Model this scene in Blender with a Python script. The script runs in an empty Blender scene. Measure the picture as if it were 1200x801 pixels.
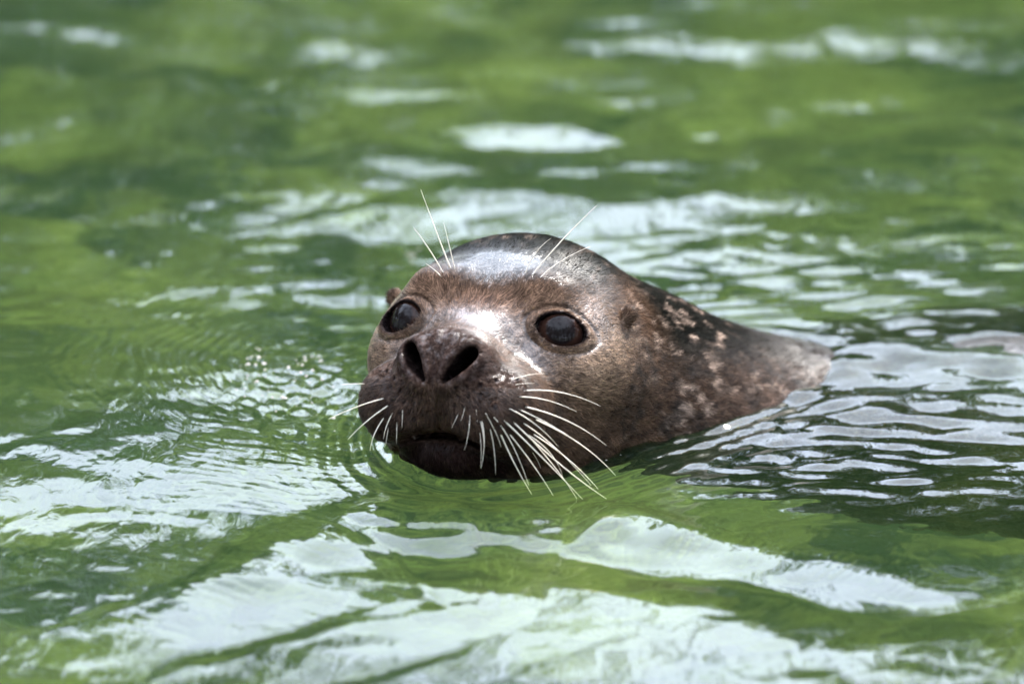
import bpy, math, os
import numpy as np
from math import radians, sin, cos, pi
from mathutils import Vector
from mathutils.bvhtree import BVHTree

# ------------------------------------------------------------------ camera
SC = bpy.context.scene
COL = SC.collection
PITCH = radians(20.0)
EYE = np.array([0.0, 0.0, 0.079])                 # point midway between the seal's eyes, water level is z = 0
CU = np.array([1.0, 0, 0]); CV = np.array([0, sin(PITCH), cos(PITCH)]); CW = np.array([0, -cos(PITCH), sin(PITCH)])
DIST = 5.0
FRAME_W = 0.60                                    # metres across the frame at the seal
cam = bpy.data.cameras.new('camera'); cam_ob = bpy.data.objects.new('camera', cam); COL.objects.link(cam_ob)
cam.sensor_width = 36.0; cam.lens = 36.0 * DIST / FRAME_W
CAM_POS = EYE + DIST * CW + CU * (30 * 0.0005) - CV * (24.5 * 0.0005)
cam_ob.location = CAM_POS
cam_ob.rotation_euler = (pi / 2 - PITCH, 0, 0)
cam.clip_start = 0.1; cam.clip_end = 3000.0
cam.dof.use_dof = True; cam.dof.focus_distance = DIST - 0.01; cam.dof.aperture_fstop = 4.5
SC.camera = cam_ob

# ------------------------------------------------------------------ sky, sun, exposure
SUN_EL, SUN_AZ = radians(50), radians(30)         # azimuth measured clockwise from +Y (away from the camera)
world = bpy.data.worlds.new('World'); SC.world = world; world.use_nodes = True
wn = world.node_tree; wn.nodes.clear()
w_out = wn.nodes.new('ShaderNodeOutputWorld'); w_bg = wn.nodes.new('ShaderNodeBackground')
w_sky = wn.nodes.new('ShaderNodeTexSky'); w_sky.sky_type = 'NISHITA'; w_sky.sun_disc = False
w_sky.sun_elevation = SUN_EL; w_sky.sun_rotation = SUN_AZ
w_sky.air_density = 1.0; w_sky.dust_density = 1.5; w_sky.ozone_density = 1.0
w_bg.inputs['Strength'].default_value = 0.15
# thin broken cloud over the whole sky
w_tc = wn.nodes.new('ShaderNodeTexCoord'); w_no = wn.nodes.new('ShaderNodeTexNoise'); w_no.inputs['Scale'].default_value = 2.6; w_no.inputs['Detail'].default_value = 5.0
w_rp = wn.nodes.new('ShaderNodeValToRGB'); w_rp.color_ramp.elements[0].position = 0.28; w_rp.color_ramp.elements[1].position = 0.52
w_mx = wn.nodes.new('ShaderNodeMix'); w_mx.data_type = 'RGBA'; w_mx.inputs[7].default_value = (12.6, 14.2, 17.2, 1)
w_sc = wn.nodes.new('ShaderNodeMath'); w_sc.operation = 'MULTIPLY'; w_sc.inputs[1].default_value = 0.85
wn.links.new(w_tc.outputs['Generated'], w_no.inputs['Vector']); wn.links.new(w_no.outputs[0], w_rp.inputs[0]); wn.links.new(w_rp.outputs[0], w_sc.inputs[0])
wn.links.new(w_sc.outputs[0], w_mx.inputs[0]); wn.links.new(w_sky.outputs[0], w_mx.inputs[6])
wn.links.new(w_mx.outputs[2], w_bg.inputs['Color']); wn.links.new(w_bg.outputs[0], w_out.inputs['Surface'])
sun = bpy.data.lights.new('sun', 'SUN'); sun.energy = 3.5; sun.angle = radians(0.6); sun.color = (1.0, 0.95, 0.87)
sun_ob = bpy.data.objects.new('sun', sun); COL.objects.link(sun_ob)
sd = Vector((sin(SUN_AZ) * cos(SUN_EL), cos(SUN_AZ) * cos(SUN_EL), sin(SUN_EL)))
sun_ob.rotation_euler = sd.to_track_quat('Z', 'Y').to_euler(); sun_ob.location = sd * 50
SC.view_settings.view_transform = 'Standard'; SC.view_settings.look = 'None'
SC.view_settings.exposure = 2.1; SC.view_settings.gamma = 1.0; SC.view_settings.use_curve_mapping = False
SC.cycles.use_denoising = True
SC.cycles.max_bounces = 8; SC.cycles.transmission_bounces = 6; SC.cycles.diffuse_bounces = 3; SC.cycles.glossy_bounces = 4
SC.cycles.transparent_max_bounces = 8
SC.cycles.caustics_refractive = True; SC.cycles.caustics_reflective = False
SC.cycles.sample_clamp_indirect = 6.0

# ------------------------------------------------------------------ helpers
def link(o, parent=None):
    COL.objects.link(o)
    if parent: o.parent = parent
    return o
def mesh_obj(name, verts, faces, mat, parent=None, smooth=True):
    """one mesh object out of numpy arrays; faces is an (n, 4) or (n, 3) index array"""
    verts = np.asarray(verts, np.float32); faces = np.asarray(faces, np.int32)
    me = bpy.data.meshes.new(name)
    n, k = faces.shape
    me.vertices.add(len(verts)); me.vertices.foreach_set('co', verts.ravel())
    me.loops.add(n * k); me.loops.foreach_set('vertex_index', faces.ravel())
    me.polygons.add(n); me.polygons.foreach_set('loop_start', np.arange(n, dtype=np.int32) * k)
    me.polygons.foreach_set('loop_total', np.full(n, k, np.int32))
    me.polygons.foreach_set('use_smooth', np.full(n, smooth))
    me.update(calc_edges=True); me.validate()
    if mat: me.materials.append(mat)
    return link(bpy.data.objects.new(name, me), parent)
def attr(o, name, kind, data):
    a = o.data.attributes.new(name, kind, 'POINT')
    key = {'FLOAT': 'value', 'FLOAT_VECTOR': 'vector', 'FLOAT_COLOR': 'color'}[kind]
    a.data.foreach_set(key, np.asarray(data, np.float32).ravel())

# ------------------------------------------------------------------ the seal: a signed distance field, in centimetres
def head_pose(psi, th, rho):
    p, t, r = radians(psi), radians(th), radians(rho)
    lat = np.array([cos(p), 0, sin(p)]); fwd = np.array([-sin(p), 0, cos(p)]); up = np.array([0, 1., 0])
    f2 = fwd * cos(t) - up * sin(t); u2 = up * cos(t) + fwd * sin(t)
    roll = lambda a: np.array([a[0] * cos(r) + a[1] * sin(r), -a[0] * sin(r) + a[1] * cos(r), a[2]])
    return np.stack([roll(lat), roll(f2), roll(u2)], 1)
HR = np.stack([CU, CV, CW], 1) @ head_pose(21, 3, 4.5)     # columns: lateral, forward, up in world axes
HR32 = HR.astype(np.float32)
def to_head(q): return q @ HR32                            # q: world minus EYE, in cm
def head_to_world(h): return EYE + (HR @ np.asarray(h, float)) * 0.01

def smin(a, b, k):
    h = np.clip(0.5 + 0.5 * (b - a) / k, 0, 1)
    return b + (a - b) * h - k * h * (1 - h)
def smax(a, b, k): return -smin(-a, -b, k)
def ell(x, y, z, c, r):
    X = x - c[0]; Y = y - c[1]; Z = z - c[2]
    k0 = np.sqrt((X / r[0]) ** 2 + (Y / r[1]) ** 2 + (Z / r[2]) ** 2)
    k1 = np.sqrt((X / r[0] ** 2) ** 2 + (Y / r[1] ** 2) ** 2 + (Z / r[2] ** 2) ** 2) + 1e-6
    return k0 * (k0 - 1) / k1
def cone(x, y, z, a, b, ra, rb):
    """a capsule whose radius changes from ra to rb"""
    d = [b[i] - a[i] for i in range(3)]; L = sum(v * v for v in d)
    X = x - a[0]; Y = y - a[1]; Z = z - a[2]
    t = np.clip((X * d[0] + Y * d[1] + Z * d[2]) / L, 0, 1)
    return np.sqrt((X - t * d[0]) ** 2 + (Y - t * d[1]) ** 2 + (Z - t * d[2]) ** 2) - (ra + (rb - ra) * t)

EYE_P = np.array([4.72, 0.20, -0.35]); EYE_N = np.array([0.41, 0.87, 0.28]); EYE_N /= np.linalg.norm(EYE_N)
_a = np.cross(np.array([0, 0, 1.0]), -EYE_N); _a /= np.linalg.norm(_a)      # points outward (+x)
if _a[0] < 0: _a = -_a
_b = np.cross(_a, EYE_N); _b = _b if _b[2] > 0 else -_b
_t = radians(-13); EYE_A = _a * cos(_t) + _b * sin(_t); EYE_B = -_a * sin(_t) + _b * cos(_t)
EYE_RA, EYE_RB = 1.50, 1.04
SPINE = [  # x, y, z, r : world axes from the point between the eyes
    (2.1, 5.0, -4.7, 6.3), (8.2, 9.9, -9.7, 7.0), (14, 14.4, -15.2, 8.3), (20, 15.8, -18.5, 9.6), (30, 17, -21.6, 12.7),
    (48, 20, -25.0, 15.5), (75, 25, -25, 14.0), (105, 30, -23, 9.0), (130, 34, -21, 4.5)]

def sdf(q, fine=True):
    """q (n, 3) float32 in cm, world axes, origin between the eyes"""
    h = to_head(q); x, y, z = h[:, 0], h[:, 1], h[:, 2]; ax = np.abs(x)
    d = ell(x, y, z, (0, -6.0, -2.3), (7.6, 8.0, 6.8))                          # skull
    d = smin(d, ell(ax, y, z, (4.7, -2.2, -2.7), (3.0, 4.2, 2.9)), 2.2)         # cheek bones
    d = smin(d, ell(ax, y, z, (3.4, -1.9, -0.6), (2.7, 2.4, 2.6)), 1.6)         # orbits
    d = smin(d, ell(ax, y, z, (2.9, -1.6, -6.0), (3.2, 5.0, 3.1)), 2.0)         # jaw
    d = smin(d, ell(x, y, z, (0, -4.5, -7.0), (5.8, 7.6, 4.0)), 2.2)            # throat
    d = smin(d, cone(x, y, z, (0, -1.0, -1.4), (0, 5.2, -2.9), 3.0, 2.2), 1.8)  # bridge of the nose
    p = ell(ax, y, z, (2.55, 4.4, -4.9), (3.15, 3.3, 2.75))                      # whisker pads
    p = smin(p, ell(x, y, z, (0, 5.3, -4.6), (2.2, 1.9, 1.9)), 0.8)
    d = smin(d, p, 1.9)
    d = smin(d, ell(x, y, z, (0, 2.8, -7.6), (2.9, 3.4, 1.55)), 0.7)             # lower jaw
    nose = smax(ell(x, y, z, (0, 5.9, -2.35), (2.7, 2.6, 2.0)), y - 0.22 * (z + 2.4) * -1.0 - 7.45, 0.9)
    d = smin(d, nose, 1.1)
    d = smin(d, ell(ax, y, z, (3.2, -0.9, 1.9), (1.5, 1.2, 0.8)), 1.5)
    # neck and trunk
    X, Y, Z = q[:, 0], q[:, 1], q[:, 2]
    for i in range(len(SPINE) - 1):
        a, b = SPINE[i], SPINE[i + 1]
        c = cone(X, Y, Z, a[:3], b[:3], a[3], b[3])
        d = smin(d, c, 3.5 if i else 4.0)
    d = smin(d, ell(X, Y, Z, (40, 17.0, -14.35), (25, 13.5, 6.0)), 3.0)         # broad flat back, awash
    for s in (-1, 1):
        d = smin(d, cone(X, Y * 1.0, Z, (33, 16.5 + s * 11, -26), (45, 19 + s * 22, -33), 3.2, 1.2), 2.0)
        d = smin(d, cone(X, Y, Z, (128, 34 + s * 2, -21), (152, 38 + s * 9, -22), 3.0, 1.2), 1.5)
    near = (y > -9) & (z > -11) & (ax < 10)
    if fine and near.any():
        d = d.copy(); d[near] = details(ax[near], x[near], y[near], z[near], d[near])
    return d

def eye_centre():
    """eyeball centre: the ball stands 3 mm proud of the undisturbed face"""
    p = EYE_P.copy()
    for _ in range(12):
        q = (HR @ p).astype(np.float32)[None]
        p = p - EYE_N * float(sdf(q, False)[0])
    return p
def details(ax, x, y, z, d):
    d0 = d
    front = y > 2
    # nostrils: slits in a V, wide at the top, with soft raised rims
    a = (0.66, -3.25); b = (1.84, -1.68)
    dx, dz = b[0] - a[0], b[1] - a[1]
    t = np.clip(((ax - a[0]) * dx + (z - a[1]) * dz) / (dx * dx + dz * dz), 0, 1)
    n2 = np.sqrt((ax - a[0] - t * dx) ** 2 + (z - a[1] - t * dz) ** 2) - (0.12 + 0.33 * np.sin(t * pi * 0.6))
    fade = np.clip((y - 4.9) / 1.2, 0, 1); fade = fade * fade * (3 - 2 * fade)
    rim = np.sqrt((n2 - 0.30) ** 2 + (d0 + 0.03) ** 2) - 0.17 * fade
    d = np.where(y > 4.9, smin(d, rim, 0.45), d)
    d = smax(d, -np.maximum(n2 + 0.25 * np.clip(6.4 - y, 0, 1), 5.2 - y), 0.22)
    # grooves: septum, philtrum
    up_ = np.clip((z + 3.0) / 1.2, 0, 1)
    g = np.where((z > -6.6) & (y > 3.5), np.sqrt(x ** 2 + (d0 - 0.05 - 0.07 * up_) ** 2) - 0.20 * np.clip((y - 5.6) / 0.6 + (z < -3.2), 0, 1), 9.0)
    d = smax(d, -g, 0.25)
    # crease between nose and whisker pad
    # mouth: an arched gap
    zm = -6.45 - 0.075 * ax ** 2
    side = np.clip((y - 0.2) / 1.0, 0, 1)
    g = np.sqrt((z - zm) ** 2 + (d0 - 0.02) ** 2) - 0.27 * side
    d = smax(d, -g, 0.25)
    gap = np.maximum(np.abs(z - zm + 0.10) - 0.15, -(d0 + 1.2 * np.clip(1 - (ax / 3.3) ** 2, 0, 1) - 0.05))
    d = smax(d, -np.where(y > 2.0, gap, 9.0), 0.25)
    # eyes
    e = np.stack([ax, y, z], 1) - EYE_P.astype(np.float32)
    ea, eb, ec = e @ EYE_A.astype(np.float32), e @ EYE_B.astype(np.float32), e @ EYE_N.astype(np.float32)
    rb = np.where(eb > 0, EYE_RB * 0.92, EYE_RB)
    de = ((np.abs(ea / EYE_RA) ** 1.75 + np.abs(eb / rb) ** 1.75 + 1e-6) ** (1 / 1.75) - 1) * 1.22
    ring = np.where(ec > -2.5, np.sqrt((de - 0.12) ** 2 + (d0 + 0.02) ** 2) - 0.15, 9.0)
    d = smin(d, ring, 0.5)
    fold = np.where((ec > -2.5), np.sqrt((de - 0.62) ** 2 + (d0 - 0.03) ** 2) - 0.11 * np.clip(0.75 + eb, 0.2, 1), 9.0)
    d = smax(d, -fold, 0.22)
    d = smax(d, -np.maximum(de, -(ec + 2.0)), 0.12)
    # ears
    d = smin(d, ell(ax, y, z, (7.45, -3.9, 0.75), (0.42, 0.5, 0.55)), 0.45)
    d = smax(d, -ell(ax, y, z, (8.05, -4.15, 0.45), (0.6, 0.28, 0.42)), 0.2)
    return d

EYE_P = eye_centre()
EYE_R = 1.70
EYE_C = EYE_P - EYE_N * (EYE_R - 0.12)
def grid_axis(lo, f0, f1, hi, fine, grow=1.06, cap=2.2):
    out = list(np.arange(f0, f1 + 1e-6, fine)); s = fine
    while out[-1] < hi: s = min(s * grow, cap); out.append(out[-1] + s)
    s = fine
    while out[0] > lo: s = min(s * grow, cap); out.insert(0, out[0] - s)
    return np.array(out, np.float32)

def surface_nets(F, xs, ys, zs):
    S = F < 0
    c = [S[i:F.shape[0] - 1 + i, j:F.shape[1] - 1 + j, k:F.shape[2] - 1 + k] for i in (0, 1) for j in (0, 1) for k in (0, 1)]
    cnt = sum(v.astype(np.int8) for v in c)
    I, J, K = np.nonzero((cnt > 0) & (cnt < 8))
    idx = np.full(cnt.shape, -1, np.int32); idx[I, J, K] = np.arange(len(I))
    acc = np.zeros((len(I), 3)); num = np.zeros(len(I))
    corners = [(i, j, k) for i in (0, 1) for j in (0, 1) for k in (0, 1)]
    for a in corners:
        for ax_ in range(3):
            if a[ax_]: continue
            b = list(a); b[ax_] = 1
            fa = F[I + a[0], J + a[1], K + a[2]]; fb = F[I + b[0], J + b[1], K + b[2]]
            m = (fa < 0) != (fb < 0)
            t = np.where(m, fa / np.where(m, fa - fb, 1), 0)
            pa = np.stack([xs[I + a[0]], ys[J + a[1]], zs[K + a[2]]], 1); pb = np.stack([xs[I + b[0]], ys[J + b[1]], zs[K + b[2]]], 1)
            acc += np.where(m[:, None], pa + (pb - pa) * t[:, None], 0); num += m
    V = acc / num[:, None]
    quads = []
    for ax_ in range(3):
        o = [(0, 1, 2), (1, 2, 0), (2, 0, 1)][ax_]
        sl0 = [slice(None)] * 3; sl1 = [slice(None)] * 3
        sl0[o[0]] = slice(0, -1); sl1[o[0]] = slice(1, None)
        A, B = S[tuple(sl0)], S[tuple(sl1)]
        P = np.stack(np.nonzero(A != B), 1)
        ok = (P[:, o[1]] > 0) & (P[:, o[2]] > 0) & (P[:, o[1]] < cnt.shape[o[1]]) & (P[:, o[2]] < cnt.shape[o[2]])
        P = P[ok]; ins = A[P[:, 0], P[:, 1], P[:, 2]]
        def cell(d1, d2):
            Q = P.copy(); Q[:, o[1]] += d1; Q[:, o[2]] += d2
            return idx[Q[:, 0], Q[:, 1], Q[:, 2]]
        q = np.stack([cell(-1, -1), cell(0, -1), cell(0, 0), cell(-1, 0)], 1)
        q[~ins] = q[~ins][:, ::-1]
        quads.append(q)
    Q = np.concatenate(quads); Q = Q[(Q >= 0).all(1)]
    return V, Q

def project(V, steps=2, lim=0.15):
    V = V.astype(np.float32); e = 0.02
    for _ in range(steps):
        d = sdf(V)
        g = np.stack([sdf(V + np.eye(3, dtype=np.float32)[i] * e) - d for i in range(3)], 1) / e
        n = (g ** 2).sum(1) + 1e-3
        st = np.clip(d / np.sqrt(n), -lim, lim)
        V = V - (st / np.sqrt(n))[:, None] * g
    return V

def subdivide(V, Q):
    E = np.stack([Q, np.roll(Q, -1, 1)], 2).reshape(-1, 2); E.sort(1)
    key = E[:, 0].astype(np.int64) * len(V) + E[:, 1]
    u, inv = np.unique(key, return_inverse=True)
    a, b = u // len(V), u % len(V)
    n0 = len(V); mid = (V[a] + V[b]) / 2; cen = V[Q].mean(1)
    V2 = np.concatenate([V, mid, cen]); e = inv.reshape(-1, 4) + n0; c = np.arange(len(Q)) + n0 + len(mid)
    Q2 = np.concatenate([np.stack([Q[:, i], e[:, i], c, e[:, i - 1]], 1) for i in range(4)])
    return V2, Q2

def build_body_mesh():
    xs = grid_axis(-11, -10, 15, 170, 0.3); ys = grid_axis(-12, -10.5, 17, 62, 0.3); zs = grid_axis(-46, -11.5, 6.5, 8, 0.26)
    F = np.empty((len(xs), len(ys), len(zs)), np.float32)
    YZ = np.stack(np.meshgrid(ys, zs, indexing='ij'), -1).reshape(-1, 2)
    step = 24
    for i in range(0, len(xs), step):
        xx = xs[i:i + step]
        P = np.empty((len(xx), len(YZ), 3), np.float32); P[:, :, 0] = xx[:, None]; P[:, :, 1:] = YZ[None]
        F[i:i + step] = sdf(P.reshape(-1, 3)).reshape(len(xx), len(ys), len(zs))
    V, Q = surface_nets(F, xs, ys, zs)
    V = project(V, 2)
    V, Q = subdivide(V, Q); V = project(V, 2, 0.08)
    V, Q = subdivide(V, Q); V = project(V, 1, 0.05)
    return V, Q

# ------------------------------------------------------------------ material helpers
class NT:
    def __init__(self, name):
        self.m = bpy.data.materials.new(name); self.m.use_nodes = True
        self.t = self.m.node_tree; self.t.nodes.clear()
        self.out = self.t.nodes.new('ShaderNodeOutputMaterial')
    def n(self, kind, _props=None, **inp):
        nd = self.t.nodes.new('ShaderNode' + kind)
        for k, v in (_props or {}).items(): setattr(nd, k, v)
        for k, v in inp.items(): self.set(nd, k.replace('_', ' '), v)
        return nd
    def set(self, nd, key, v):
        s = nd.inputs[int(key)] if key.isdigit() else nd.inputs[key]
        if isinstance(v, bpy.types.NodeSocket): self.t.links.new(v, s)
        elif isinstance(v, bpy.types.Node): self.t.links.new(v.outputs[0], s)
        else: s.default_value = v
    def attr(self, name, out='Color'):
        return self.n('Attribute', {'attribute_name': name}).outputs[out]
    def math(self, op, a, b=0.0, c=None, clamp=False):
        nd = self.t.nodes.new('ShaderNodeMath'); nd.operation = op; nd.use_clamp = clamp
        for i, v in enumerate((a, b) if c is None else (a, b, c)): self.set(nd, str(i), v)
        return nd.outputs[0]
    def vmul(self, v, s):
        nd = self.t.nodes.new('ShaderNodeVectorMath'); nd.operation = 'MULTIPLY'; self.set(nd, '0', v); nd.inputs[1].default_value = s
        return nd.outputs[0]
    def noise(self, vec, scale, detail=4, rough=0.55, dist=0.0):
        nd = self.n('TexNoise', Scale=scale, Detail=detail, Roughness=rough, Distortion=dist)
        if vec is not None: self.set(nd, 'Vector', vec)
        return nd.outputs[0]
    def ramp(self, fac, stops, interp='LINEAR'):
        nd = self.t.nodes.new('ShaderNodeValToRGB'); cr = nd.color_ramp; cr.interpolation = interp
        while len(cr.elements) < len(stops): cr.elements.new(0.5)
        for e, (p, c) in zip(cr.elements, stops):
            e.position = p; e.color = (c, c, c, 1) if isinstance(c, (int, float)) else (*c, 1)
        self.set(nd, 'Fac', fac); return nd.outputs[0]
    def mix(self, f, a, b, mode='MIX'):
        nd = self.t.nodes.new('ShaderNodeMix'); nd.data_type = 'RGBA'; nd.blend_type = mode
        self.set(nd, '0', f); self.set(nd, '6', a if not isinstance(a, tuple) else (*a, 1)); self.set(nd, '7', b if not isinstance(b, tuple) else (*b, 1))
        return nd.outputs[2]
    def bump(self, h, strength, dist, normal=None):
        nd = self.n('Bump', Strength=strength, Distance=dist, Height=h)
        if normal is not None: self.set(nd, 'Normal', normal)
        return nd.outputs[0]
    def done(self, sh):
        self.t.links.new(sh.outputs[0] if isinstance(sh, bpy.types.Node) else sh, self.out.inputs['Surface']); return self.m

def mat_seal(strand=False):
    M = NT('seal_fur' if strand else 'seal_coat')
    hp = M.attr('hp', 'Vector'); tint = M.attr('tint'); wet = M.attr('wet', 'Fac'); spot = M.attr('spotw', 'Fac'); dark = M.attr('dark', 'Fac')
    # fur grain runs from nose to tail
    fl = M.vmul(hp, (1.0, 0.28, 1.0))
    wob = M.n('VectorMath', {'operation': 'ADD'}); M.set(wob, '0', fl)
    wn_ = M.n('TexNoise', Scale=0.7, Detail=2.0); M.set(wn_, 'Vector', hp); M.t.links.new(M.vmul(wn_.outputs['Color'], (0.9, 0.9, 0.9)), wob.inputs[1])
    grain = M.noise(wob.outputs[0], 7.0, 4, 0.65)
    grain2 = M.noise(wob.outputs[0], 2.6, 5, 0.6)
    mott = M.noise(hp, 0.55, 5, 0.6, 0.3)
    base = M.mix(1.0, tint, M.ramp(mott, [(0.3, 0.62), (0.7, 1.4)]), 'MULTIPLY')
    # ring-like pale flecks of the coat
    sp_v = M.n('VectorMath', {'operation': 'ADD'}); M.set(sp_v, '0', M.vmul(hp, (1, 0.6, 1))); M.t.links.new(M.vmul(M.n('TexNoise', Scale=1.1, Detail=3.0, Vector=hp).outputs['Color'], (1.6, 1.6, 1.6)), sp_v.inputs[1])
    vor = M.n('TexVoronoi', {'feature': 'F1'}, Scale=0.95); M.set(vor, 'Vector', sp_v.outputs[0])
    flk = M.ramp(vor.outputs[0], [(0.18, 1.0), (0.46, 0.0)])
    flk = M.math('MULTIPLY', M.math('MULTIPLY', flk, M.ramp(M.noise(hp, 0.35, 3, 0.5), [(0.36, 0.0), (0.52, 1.0)])), spot)
    flk = M.math('MULTIPLY', flk, M.ramp(grain2, [(0.35, 0.45), (0.6, 1.0)]))
    base = M.mix(flk, base, (0.21, 0.15, 0.115))
    dk = M.ramp(M.noise(hp, 0.95, 4, 0.6, 0.4), [(0.47, 0.0), (0.62, 1.0)])
    base = M.mix(M.math('MULTIPLY', dk, M.math('MULTIPLY', dark, 0.75)), base, (0.016, 0.013, 0.011))
    base = M.mix(1.0, base, M.ramp(grain, [(0.28, 0.3), (0.72, 1.7)]), 'MULTIPLY')
    base = M.mix(1.0, base, M.ramp(grain2, [(0.3, 0.48), (0.7, 1.55)]), 'MULTIPLY')
    if strand:
        base = M.mix(1.0, base, M.attr('var'), 'MULTIPLY')
        p = M.n('BsdfPrincipled', Base_Color=base, Roughness=0.45); M.set(p, 'IOR', M.math('ADD', 1.0, M.ramp(wet, [(0.1, 0.03), (0.5, 0.22), (0.95, 0.45)])))
        return M.done(p)
    rw = M.math('ADD', wet, M.math('MULTIPLY', M.math('SUBTRACT', grain2, 0.5), 1.2), clamp=True)
    rough = M.ramp(rw, [(0.0, 0.75), (0.5, 0.48), (1.0, 0.3)])
    b1 = M.bump(grain2, 0.8, 0.0014)
    b1 = M.bump(grain, 0.8, 0.0009, b1)
    drops = M.n('TexVoronoi', {'feature': 'F1'}, Scale=4.2); M.set(drops, 'Vector', hp)
    b1 = M.bump(M.math('MULTIPLY', M.ramp(drops.outputs[0], [(0.1, 1.0), (0.36, 0.0)]), M.attr('drip', 'Fac')), 1.0, 0.0018, b1)
    pore = M.noise(hp, 2.4, 3, 0.55)
    b1 = M.bump(M.math('MULTIPLY', pore, M.attr('rugged', 'Fac')), 0.9, 0.0035, b1)
    cb = M.bump(grain2, 0.5, 0.0009)
    cb = M.bump(grain, 0.45, 0.0006, cb)
    p = M.n('BsdfPrincipled', Base_Color=base, Roughness=rough, Normal=b1)
    M.set(p, 'IOR', M.math('ADD', 1.0, M.ramp(rw, [(0.1, 0.02), (0.5, 0.16), (0.95, 0.42)])))
    M.set(p, 'Coat Weight', M.math('MULTIPLY', M.ramp(rw, [(0.45, 0.0), (0.9, 1.0)]), 1.0)); p.inputs['Coat Roughness'].default_value = 0.15; p.inputs['Coat IOR'].default_value = 1.42; p.inputs['Specular IOR Level'].default_value = 0.16
    M.set(p, 'Coat Normal', cb)
    return M.done(p)

def mat_eye():
    M = NT('seal_eye')
    r = M.attr('iris', 'Fac')
    col = M.ramp(r, [(0.0, (0.004, 0.003, 0.003)), (0.50, (0.006, 0.004, 0.004)), (0.62, (0.020, 0.009, 0.006)), (0.86, (0.013, 0.006, 0.0045)), (0.97, (0.012, 0.008, 0.008)), (1.0, (0.10, 0.085, 0.08))])
    p = M.n('BsdfPrincipled', Base_Color=col, Roughness=0.04); p.inputs['IOR'].default_value = 1.34; p.inputs['Specular IOR Level'].default_value = 0.16
    return M.done(p)

def mat_whisker():
    M = NT('whisker_keratin')
    p = M.n('BsdfPrincipled', Roughness=0.35); p.inputs['Base Color'].default_value = (0.70, 0.63, 0.54, 1)
    p.inputs['Subsurface Weight'].default_value = 0.0; p.inputs['IOR'].default_value = 1.5
    tr = M.n('BsdfTranslucent'); tr.inputs['Color'].default_value = (0.78, 0.70, 0.58, 1)
    mx = M.n('MixShader', Fac=0.3); M.t.links.new(p.outputs[0], mx.inputs[1]); M.t.links.new(tr.outputs[0], mx.inputs[2])
    return M.done(mx)

def mat_water():
    M = NT('water')
    geo = M.n('NewGeometry'); pos = geo.outputs['Position']
    rip = M.attr('ripple', 'Fac')
    f1 = M.noise(M.vmul(pos, (1.0, 0.55, 1.0)), 75.0, 3, 0.5, 0.6)
    f2 = M.noise(M.vmul(pos, (1.0, 0.6, 1.0)), 26.0, 3, 0.5, 0.4)
    nb = M.bump(f2, 0.16, 0.006)
    nb = M.bump(M.math('MULTIPLY', f1, rip), 0.35, 0.0022, nb)
    fr = M.n('Fresnel', IOR=1.333, Normal=nb)
    gl = M.n('BsdfGlossy', Roughness=0.065, Normal=nb); gl.inputs['Color'].default_value = (1, 1, 1, 1)
    rf = M.n('BsdfRefraction', Roughness=0.0, IOR=1.333, Normal=nb); rf.inputs['Color'].default_value = (0.78, 0.90, 0.68, 1)
    tv = M.noise(M.vmul(pos, (1.0, 0.7, 1.0)), 5.0, 4, 0.6, 0.8)
    tv = M.math('ADD', tv, M.math('MULTIPLY', M.math('SUBTRACT', M.noise(pos, 1.7, 3, 0.5, 0.5), 0.5), 0.9))
    body = M.ramp(tv, [(0.30, (0.005, 0.012, 0.006)), (0.55, (0.013, 0.023, 0.008)), (0.75, (0.030, 0.042, 0.012))])
    df = M.n('BsdfDiffuse', Color=body)
    m1 = M.n('MixShader', Fac=0.28); M.t.links.new(rf.outputs[0], m1.inputs[1]); M.t.links.new(df.outputs[0], m1.inputs[2])
    m2 = M.n('MixShader', Fac=fr); M.t.links.new(m1.outputs[0], m2.inputs[1]); M.t.links.new(gl.outputs[0], m2.inputs[2])
    return M.done(m2)

def mat_ground():
    M = NT('ground')
    pos = M.n('NewGeometry').outputs['Position']; z = M.n('SeparateXYZ', Vector=pos).outputs['Z']
    n1 = M.noise(pos, 7.0, 5, 0.6, 0.8); n2 = M.noise(pos, 24.0, 4, 0.6, 0.5)
    algae = M.mix(M.ramp(n1, [(0.40, 0.0), (0.66, 1.0)]), (0.013, 0.027, 0.012), (0.13, 0.145, 0.042))
    algae = M.mix(1.0, algae, M.ramp(n2, [(0.3, 0.6), (0.7, 1.35)]), 'MULTIPLY')
    grass = M.mix(n2, (0.035, 0.07, 0.015), (0.08, 0.10, 0.03))
    col = M.mix(M.math('GREATER_THAN', z, 0.02), algae, grass)
    p = M.n('BsdfPrincipled', Base_Color=col, Roughness=0.9, Normal=M.bump(n2, 0.6, 0.02))
    return M.done(p)

def mat_leaf():
    M = NT('foliage')
    pos = M.n('NewGeometry').outputs['Position']
    col = M.mix(M.ramp(M.noise(pos, 0.8, 4, 0.6), [(0.35, 0.0), (0.65, 1.0)]), (0.030, 0.065, 0.014), (0.085, 0.125, 0.030))
    d = M.n('BsdfDiffuse', Color=col); t = M.n('BsdfTranslucent', Color=col)
    mx = M.n('MixShader', Fac=0.3); M.t.links.new(d.outputs[0], mx.inputs[1]); M.t.links.new(t.outputs[0], mx.inputs[2])
    return M.done(mx)

# ------------------------------------------------------------------ the setting
rng = np.random.default_rng(7)
def to_px(x, y, z):
    """world -> photograph pixels (1200 x 801), used to lay out the waves where the photograph has them"""
    P = np.stack([x - CAM_POS[0], y - CAM_POS[1], z - CAM_POS[2]], -1)
    u = P @ CU; v = P @ CV; w = -(P @ CW)
    k = 1200.0 * cam.lens / 36.0
    return 600 + k * u / w, 400.5 - k * v / w
def ray_dir(px, py):
    k = 1200.0 * cam.lens / 36.0
    d = -CW + CU * ((px - 600) / k) - CV * ((py - 400.5) / k)
    return d / np.linalg.norm(d)

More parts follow.
